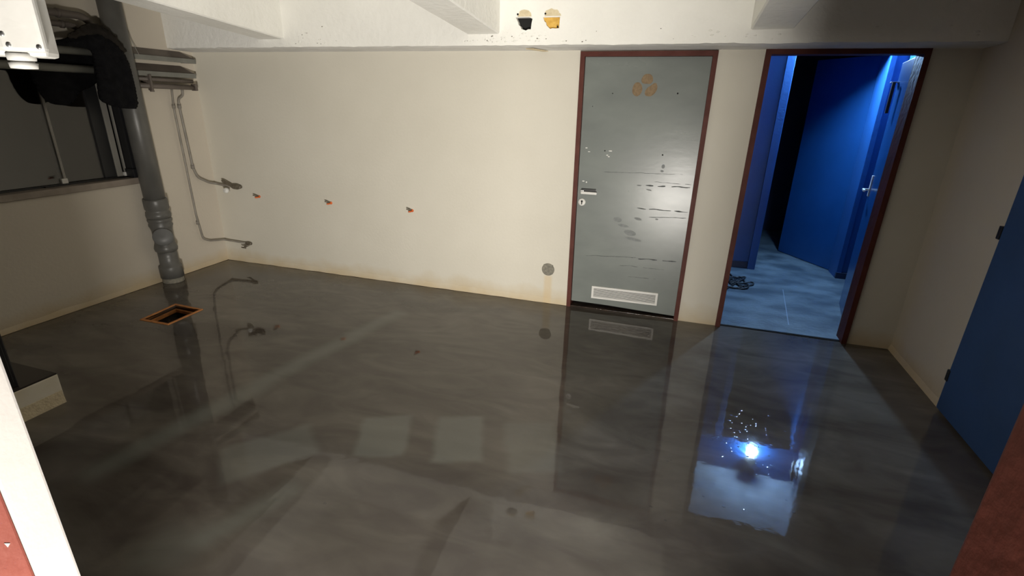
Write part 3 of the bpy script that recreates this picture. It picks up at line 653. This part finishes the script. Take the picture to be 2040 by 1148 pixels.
def hpipe(name, y0, y1, z0, z1, x, rr, m, label, cat='pipe', sec=None):
    t = thing(name, (x, y0, z0), label, cat)
    if sec:
        bm = bmesh.new(); z_ = (z0+z1)/2
        add_box(bm, (x-sec[0]/2, y0, z0-sec[1]/2), (x+sec[0]/2, y1, z0+sec[1]/2), 0.004)
        from_bm('pipe', bm, m, t)
    else:
        tube('pipe', [(x, y0, z0), (x, (y0+y1)/2, (z0+z1)/2), (x, y1, z1)], rr, m, t, 16)
    return t
XP = XL+0.085
hA = hpipe('ceiling_pipe', 0.42, 3.36, 1.955, 1.968, XP, 0.029, M['conduit'], 'upper of the two grey pipes crossing in front of the black jacket')
hB = hpipe('ceiling_pipe', 0.42, 3.36, 1.845, 1.838, XP, 0.028, M['conduit'], 'lower of the two grey pipes crossing in front of the black jacket')
def trunking(z0, z1, y1, zt, yt, label):
    t = thing('cable_trunking', (XP, 3.47, z0), label, 'trunking')
    box('lip', (XP-0.012, 3.47, z0), (XP+0.004, y1, z1), M['conduit'], t, 0.003)
    prism('sloping_cover', [(XP-0.006, 3.47, z1-0.004), (XP-0.006, y1-0.004, z1-0.004), (XL+0.002, yt, zt), (XL+0.002, 3.47, zt)], (-0.004, 0, -0.004), M['brownpipe'], t)
    prism('end_cap', [(XP-0.006, y1-0.002, z0), (XP-0.006, y1-0.002, z1), (XL+0.002, yt, zt), (XL+0.002, yt, z0)], (0, -0.004, 0), M['brownpipe'], t)
    return t
trunking(1.946, 1.985, 4.062, 2.045, 3.975, 'upper of two grey-lipped trunkings between the thick drain pipe and the corner')
trunking(1.818, 1.858, 4.036, 1.922, 3.960, 'lower of two grey-lipped trunkings between the thick drain pipe and the corner')
hC = hpipe('wall_pipe', 3.44, 4.00, 1.795, 1.790, XP-0.015, 0.016, M['brownpipe'], 'thin dark pipe just under the grey pipes near the corner')
hD = hpipe('wall_pipe', 3.44, 4.01, 1.738, 1.735, XP-0.012, 0.021, M['brownpipe'], 'lowest short capped pipe near the corner, feeding the thin pipes')
box('end_cap', (XP-0.040, 3.995, 1.708), (XP+0.018, 4.02, 1.768), M['brownpipe'], hD, 0.006)
cb = thing('pipe_clamp', (XL, 3.56, 1.80), 'dark metal clamp bracket holding the small pipes right of the thick drain pipe', 'bracket')
box('bracket_strap', (XP-0.02, 3.545, 1.700), (XP+0.024, 3.565, 1.83), M['brownpipe'], cb, 0.004)
box('bracket_foot', (XL, 3.545, 1.76), (XP-0.02, 3.565, 1.785), M['brownpipe'], cb, 0.003)
box('bolt', (XP+0.0, 3.540, 1.690), (XP+0.02, 3.570, 1.704), M['brownpipe'], cb, 0.002)
t1 = thing('ceiling_pipe', (XP, 2.9, 2.20), 'brown-grey pipe high under the ceiling, upper of a pair, bending down behind the jacket', 'pipe')
tube('pipe', round_corner([(XP, 0.42, 2.185), (XP, 3.14, 2.215), (XP, 3.21, 2.10), (XP, 3.21, 1.95)], 0.06), 0.026, M['brownpipe'], t1, 16)
for y in (2.94,): lathe_o('pipe_collar', (XP, y, 2.213), (0, 1, 0), [(0, 0.032), (0.018, 0.032)], M['brownpipe'], t1, 16)
t2 = thing('ceiling_pipe', (XP, 2.9, 2.13), 'brown-grey pipe high under the ceiling, lower of a pair', 'pipe')
tube('pipe', round_corner([(XP, 0.42, 2.11), (XP, 3.06, 2.142), (XP, 3.13, 2.04), (XP, 3.13, 1.98)], 0.06), 0.021, M['brownpipe'], t2, 16)
lathe_o('pipe_collar', (XP, 2.95, 2.14), (0, 1, 0), [(0, 0.027), (0.02, 0.027)], M['brownpipe'], t2, 16)

# thin water pipes
XT = XL+0.028; YB = D-0.030
wpA = thing('water_pipe', (XT, 3.80, 1.72), 'longer thin water pipe, running down to the low tap near the floor corner', 'pipe')
tube('pipe', round_corner([(XT+0.01, 3.796, 1.735), (XT, 3.796, 1.66), (XT, 3.786, 1.57), (XT, 3.800, 0.55), (XT, 3.826, 0.30), (XT, 3.90, 0.262), (XT+0.005, YB-0.01, 0.232), (-4.40, YB, 0.225), (-4.14, YB, 0.216)], 0.03), 0.0095, M['thin'], wpA, 10)
for z in (1.585, 0.49): lathe_o('pipe_joint', (XT, 3.788 if z > 1 else 3.802, z), (0, 0, -1), [(0, 0.014), (0.035, 0.015)], M['thin'], wpA, 12)
tp = lathe_o('tap', (-4.20, YB, 0.217), (1, 0, 0), [(0, 0.013), (0.03, 0.018), (0.06, 0.014), (0.07, 0.010)], M['valve'], wpA, 12)
tube('tap_spout', [(-4.145, YB, 0.215), (-4.15, YB-0.035, 0.205), (-4.19, YB-0.045, 0.185)], 0.009, M['valve'], tp)
tube('tap_key', [(-4.215, YB-0.05, 0.186), (-4.165, YB-0.05, 0.180)], 0.007, M['valve'], tp)
wpB = thing('water_pipe', (XT, 3.85, 1.70), 'shorter thin water pipe, ending at the higher tap on the back wall', 'pipe')
tube('pipe', round_corner([(XT+0.01, 3.90, 1.745), (XT+0.01, 3.90, 1.665), (XT, 3.85, 1.635), (XT, 3.846, 1.56), (XT, 3.866, 1.00), (XT, 3.90, 0.905), (XT+0.002, YB-0.06, 0.838), (XT+0.03, YB, 0.822), (-4.36, YB, 0.812), (-4.20, YB, 0.806)], 0.035), 0.0115, M['thin'], wpB, 10)
for z, y in ((1.585, 3.847), (1.03, 3.865)): lathe_o('pipe_joint', (XT, y, z), (0, 0, -1), [(0, 0.016), (0.035, 0.017)], M['thin'], wpB, 12)
tv = lathe_o('tap', (-4.27, YB, 0.808), (1, 0, 0), [(0, 0.014), (0.03, 0.026), (0.075, 0.028), (0.11, 0.018), (0.125, 0.012)], M['valve'], wpB, 14)
prism('tap_lever', [(-4.36, YB-0.02, 0.870), (-4.33, YB-0.02, 0.872), (-4.24, YB-0.02, 0.835), (-4.22, YB-0.02, 0.815), (-4.26, YB-0.02, 0.812), (-4.35, YB-0.02, 0.845)], (0, -0.012, 0), M['valve'], tv, 0.003)
lathe_o('tap_knob', (-4.285, YB-0.04, 0.778), (0.3, -0.9, -0.1), [(0, 0.024), (0.03, 0.028), (0.045, 0.022), (0.048, 0.0)], M['white'], tv, 18)

# hanging wire by the thick pipe
o = tube('loose_wire', smooth_path([(-4.508, 3.478, 2.222), (-4.48, 3.486, 2.213), (-4.465, 3.492, 2.17), (-4.46, 3.50, 2.08), (-4.405, 3.498, 1.975)], 2), 0.0028, M['frame_light'], None, 8)
tag(o, 'thin pale wire hanging from the left wall beside the thick drain pipe', 'wire')

# ------------------------------------------------------------ black jacket thrown over the pipes
def cushion(name, outline, x_of, thick, m, parent, seed, fold=0.02, cuts=4):
    """cloth body: outline in (y,z), filled, subdivided, folded and given thickness in x"""
    pts = [Vector((0, a, b)) for a, b in outline]; pts = [p for p in smooth_path(pts+[pts[0]], 2)][:-1]
    tr = tessellate_polygon([[Vector((p.y, p.z, 0)) for p in pts]])
    bm = bmesh.new(); V = [bm.verts.new(p) for p in pts]
    for t in tr:
        try: bm.faces.new([V[i] for i in t])
        except ValueError: pass
    for _ in range(cuts):
        bmesh.ops.triangulate(bm, faces=bm.faces)
        bmesh.ops.subdivide_edges(bm, edges=[e for e in bm.edges if e.calc_length() > 0.014], cuts=1, use_grid_fill=False)
    bmesh.ops.triangulate(bm, faces=bm.faces)
    bmesh.ops.beautify_fill(bm, faces=bm.faces, edges=[e for e in bm.edges if not e.is_boundary])
    rim = [v.co.copy() for v in bm.verts if v.is_boundary]
    info = {}
    for v in bm.verts:
        dmin = min((v.co-q).length for q in rim[::2])
        info[v] = math.sin(min(1.0, dmin/0.06)*PI/2)
    front = {v: v for v in bm.verts}
    geo = bmesh.ops.duplicate(bm, geom=list(bm.verts)+list(bm.edges)+list(bm.faces)); vm = geo['vert_map']
    for v in list(info):
        k = info[v]; n1 = noise.noise(Vector((v.co.y*16+seed, v.co.z*5, seed)))+0.5*noise.noise(Vector((v.co.y*40, v.co.z*14, seed+3)))
        b = vm[v]; y, z = v.co.y, v.co.z
        v.co.x = x_of(y, z)+k*(thick+fold*n1); b.co.x = x_of(y, z)-k*thick*0.4
    bmesh.ops.remove_doubles(bm, verts=bm.verts, dist=0.0025)
    return from_bm(name, bm, m, parent, True)
jk = thing('jacket', (XP, 3.15, 1.6), 'black jacket thrown over the pipes around the thick drain pipe', 'jacket')
front = [(3.325, 1.552), (3.352, 1.60), (3.358, 1.76), (3.350, 1.90), (3.31, 2.01), (3.24, 2.085), (3.15, 2.125), (3.05, 2.10), (2.94, 2.045), (2.83, 2.02), (2.78, 2.00), (2.80, 1.985), (2.92, 1.988), (3.05, 1.985), (3.075, 1.96), (3.07, 1.90), (3.055, 1.80), (3.05, 1.70), (3.035, 1.62), (3.12, 1.575), (3.20, 1.555)]
front = [(a*0.994, 1.681+(b-1.681)*0.994) for a, b in front]
cushion('jacket_body', front, lambda y, z: -4.322, 0.035, M['cloth'], jk, 2.0, 0.025)
back = [(3.20, 1.92), (3.16, 2.08), (3.05, 2.085), (2.95, 2.02), (2.80, 1.985), (2.70, 1.98), (2.52, 1.95), (2.55, 1.88), (2.70, 1.83), (2.70, 1.74), (2.74, 1.60), (2.85, 1.57), (2.95, 1.60), (3.00, 1.68), (3.12, 1.72), (3.20, 1.80)]
cushion('jacket_sleeve', back, lambda y, z: -4.478, 0.012, M['cloth'], jk, 7.0, 0.006)
top = [(3.33, 1.99), (3.26, 2.10), (3.16, 2.165), (3.06, 2.16), (2.97, 2.10), (2.90, 2.06), (2.92, 2.03), (3.03, 2.055), (3.14, 2.07), (3.22, 2.04), (3.29, 1.97)]
cushion('jacket_collar', top, lambda y, z: -4.318, 0.030, M['lining'], jk, 11.0, 0.02)

# ------------------------------------------------------------ white junction box near the doorway
jb = thing('junction_box', (-1.043, 0.608, 1.73), 'white plastic junction box hanging at the top left, close to the doorway', 'junction box')
RJ = Matrix.Rotation(math.radians(38), 4, 'Z')
def jbox(name, a, b, m, parent, bev=0.0):
    bm = bmesh.new(); add_box(bm, a, b, bev); bmesh.ops.transform(bm, matrix=Matrix.Translation((-1.372*0.76, 0.80*0.76, 1.681+0.067*0.76)) @ Matrix.Scale(0.76, 4) @ RJ, verts=bm.verts)
    return from_bm(name, bm, m, parent)
def jl(name, o_, axis, prof, m, parent, seg=20):
    bm = bmesh.new(); lathe(bm, o_, axis, prof, seg); bmesh.ops.transform(bm, matrix=Matrix.Translation((-1.372*0.76, 0.80*0.76, 1.681+0.067*0.76)) @ Matrix.Scale(0.76, 4) @ RJ, verts=bm.verts)
    return from_bm(name, bm, m, parent, True)
# local frame: +x along the lid towards the right, -y towards the viewer
body = jbox('box_body', (-0.075, 0.004, 0.0), (0.062, 0.075, 0.14), M['boxwhite'], jb, 0.010)
lid = jbox('lid', (-0.008, -0.020, 0.008), (0.070, 0.006, 0.135), M['boxwhite'], jb, 0.008)
jl('cover_ring', (-0.060, -0.004, 0.075), (0, -1, 0), [(0, 0.032), (0.008, 0.032), (0.012, 0.026), (0.005, 0.022), (0.005, 0.0)], M['boxwhite'], jb)
for (x, z) in ((0.000, 0.127), (0.058, 0.126), (0.060, 0.018), (0.004, 0.040), (0.010, 0.020)):
    jl('screw', (x, -0.019, z), (0, -1, 0), [(0, 0.0045), (0.003, 0.0045), (0.003, 0.0)], M['steel'], lid, 10)
jl('gland', (0.010, 0.020, 0.006), (0, 0, -1), [(0, 0.026), (0.014, 0.024), (0.015, 0.020), (0.018, 0.020), (0.019, 0.025), (0.030, 0.023), (0.031, 0.0)], M['boxwhite'], jb, 24)
tube('cable_tube', [(-1.06, 0.64, 1.82), (-1.07, 0.66, 2.0), (-1.07, 0.66, 2.62)], 0.012, M['boxwhite'], jb)

# ------------------------------------------------------------ fittings on the back wall
def plug(x, z, label, seed):
    t = thing('wall_plug', (x, D, z), label, 'wall plug', 'orange wall plugs in a row on the back wall')
    rr = random.Random(seed)
    lathe_o('plug_collar', (x+0.004, D+0.001, z), (rr.uniform(-0.2, 0.2), -1, 0), [(0, 0.013), (0.006, 0.014), (0.012, 0.010), (0.012, 0.005)], M['orange'], t, 14)
    tube('plug_stub', [(x, D, z+0.004), (x-0.012, D-0.035, z+0.014), (x-0.03-0.01*seed % 3*0.01, D-0.05, z+0.020)], 0.006, M['valve'], t, 8)
    tube('plug_tip', [(x, D, z-0.004), (x-0.004, D-0.030, z-0.006), (x-0.014, D-0.044, z-0.004)], 0.007, M['orange'], t, 8)
    return t
plug(-3.965, 0.722, 'leftmost of three orange plugs on the back wall, nearest the higher tap', 1)
t = plug(-3.118, 0.724, 'middle orange wall plug with a long thin grey stub', 2)
plug(-2.245, 0.722, 'rightmost of three orange plugs, nearest the grey-green door', 3)
sb = thing('socket_box', (-0.943, D, 0.311), 'round open socket box low in the back wall beside the grey-green door', 'socket box')
lathe_o('mortar_ring', (-0.943, D-0.004, 0.311), (0, 1, 0), [(0, 0.048), (0.0, 0.054), (0.010, 0.060), (0.012, 0.048)], M['mortar'], sb, 28)
bm = bmesh.new(); lathe(bm, (-0.943, D+0.045, 0.311), (0, -1, 0), [(0, 0.050), (0.048, 0.050), (0.048, 0.046), (0.004, 0.044), (0.002, 0.0)], 28); from_bm('box_cup', bm, M['mortar'], sb, True)
prism('steel_insert', [(-0.975, D+0.010, 0.302), (-0.965, D+0.010, 0.338), (-0.935, D+0.010, 0.345), (-0.918, D+0.010, 0.330), (-0.912, D+0.010, 0.300), (-0.93, D+0.010, 0.290), (-0.958, D+0.010, 0.290)], (0, -0.006, 0), M['steel'], sb, 0.002)
lathe_o('screw', (-0.940, D+0.004, 0.312), (0, -1, 0), [(0, 0.010), (0.004, 0.010), (0.004, 0.0)], M['mortar'], sb, 12)

# ------------------------------------------------------------ floor drain
dn = thing('floor_drain', (-3.73, 2.77, 0), 'square orange-brown framed drain opening in the floor near the left wall', 'drain')
o4 = drain; i4 = pit
for k in range(4):
    a, b = o4[k], o4[(k+1) % 4]; c, e = i4[(k+1) % 4], i4[k]
    prism('frame_bar', [(a[0], a[1], -0.02), (b[0], b[1], -0.02), (c[0], c[1], -0.02), (e[0], e[1], -0.02)], (0, 0, 0.026), M['copperwood'], dn, 0.0015)
    mx_, my_ = (-3.73, 2.775)
    ins = lambda p, k_: (p[0]+(mx_-p[0])*k_, p[1]+(my_-p[1])*k_)
    a, b = i4[k], i4[(k+1) % 4]; c, e = ins(b, 0.13), ins(a, 0.13)
    prism('inner_ledge', [(a[0], a[1], -0.055), (b[0], b[1], -0.055), (c[0], c[1], -0.055), (e[0], e[1], -0.055)], (0, 0, 0.025), M['copperwood'], dn)
bm = bmesh.new()
V0 = [bm.verts.new((x, y, -0.001)) for x, y in i4]; V1 = [bm.verts.new((x, y, -0.10)) for x, y in i4]
for k in range(4): bm.faces.new((V0[k], V0[(k+1) % 4], V1[(k+1) % 4], V1[k]))
bm.faces.new(V1)
from_bm('drain_pit', bm, M['pit'], dn)

# ------------------------------------------------------------ plinth and dark cabinet at the left
pl_ = thing('plinth', (-3.5, 1.0, 0), 'low cream plinth with shade painted on its top jutting from the left', 'plinth')
box('plinth_body', (-4.2, 0.45, 0.0), (-3.18, 1.630, 0.176), M['plinth'], pl_, 0.004)
box('plinth_top', (-4.2, 0.45, 0.176), (-3.182, 1.628, 0.186), mat('plinth_top_shade', (0.035, 0.028, 0.024), rough=0.25), pl_, 0.002)  # shade on the top, above the low lamp's reach, is put into its colour
prism('cove', [(-3.18, 0.45, 0.0), (-3.168, 0.45, 0.0), (-3.178, 0.45, 0.075), (-3.18, 0.45, 0.075)], (0, 1.175, 0), M['chip'], pl_)
cbn = thing('cabinet', (-3.5, 0.9, 0.186), 'tall black cabinet standing on the low plinth', 'cabinet')
box('cabinet_body', (-3.95, 0.50, 0.186), (-3.215, 1.470, 1.15), M['black'], cbn, 0.006)
box('door', (-3.215, 0.54, 0.22), (-3.205, 1.45, 1.12), M['black'], cbn, 0.003)
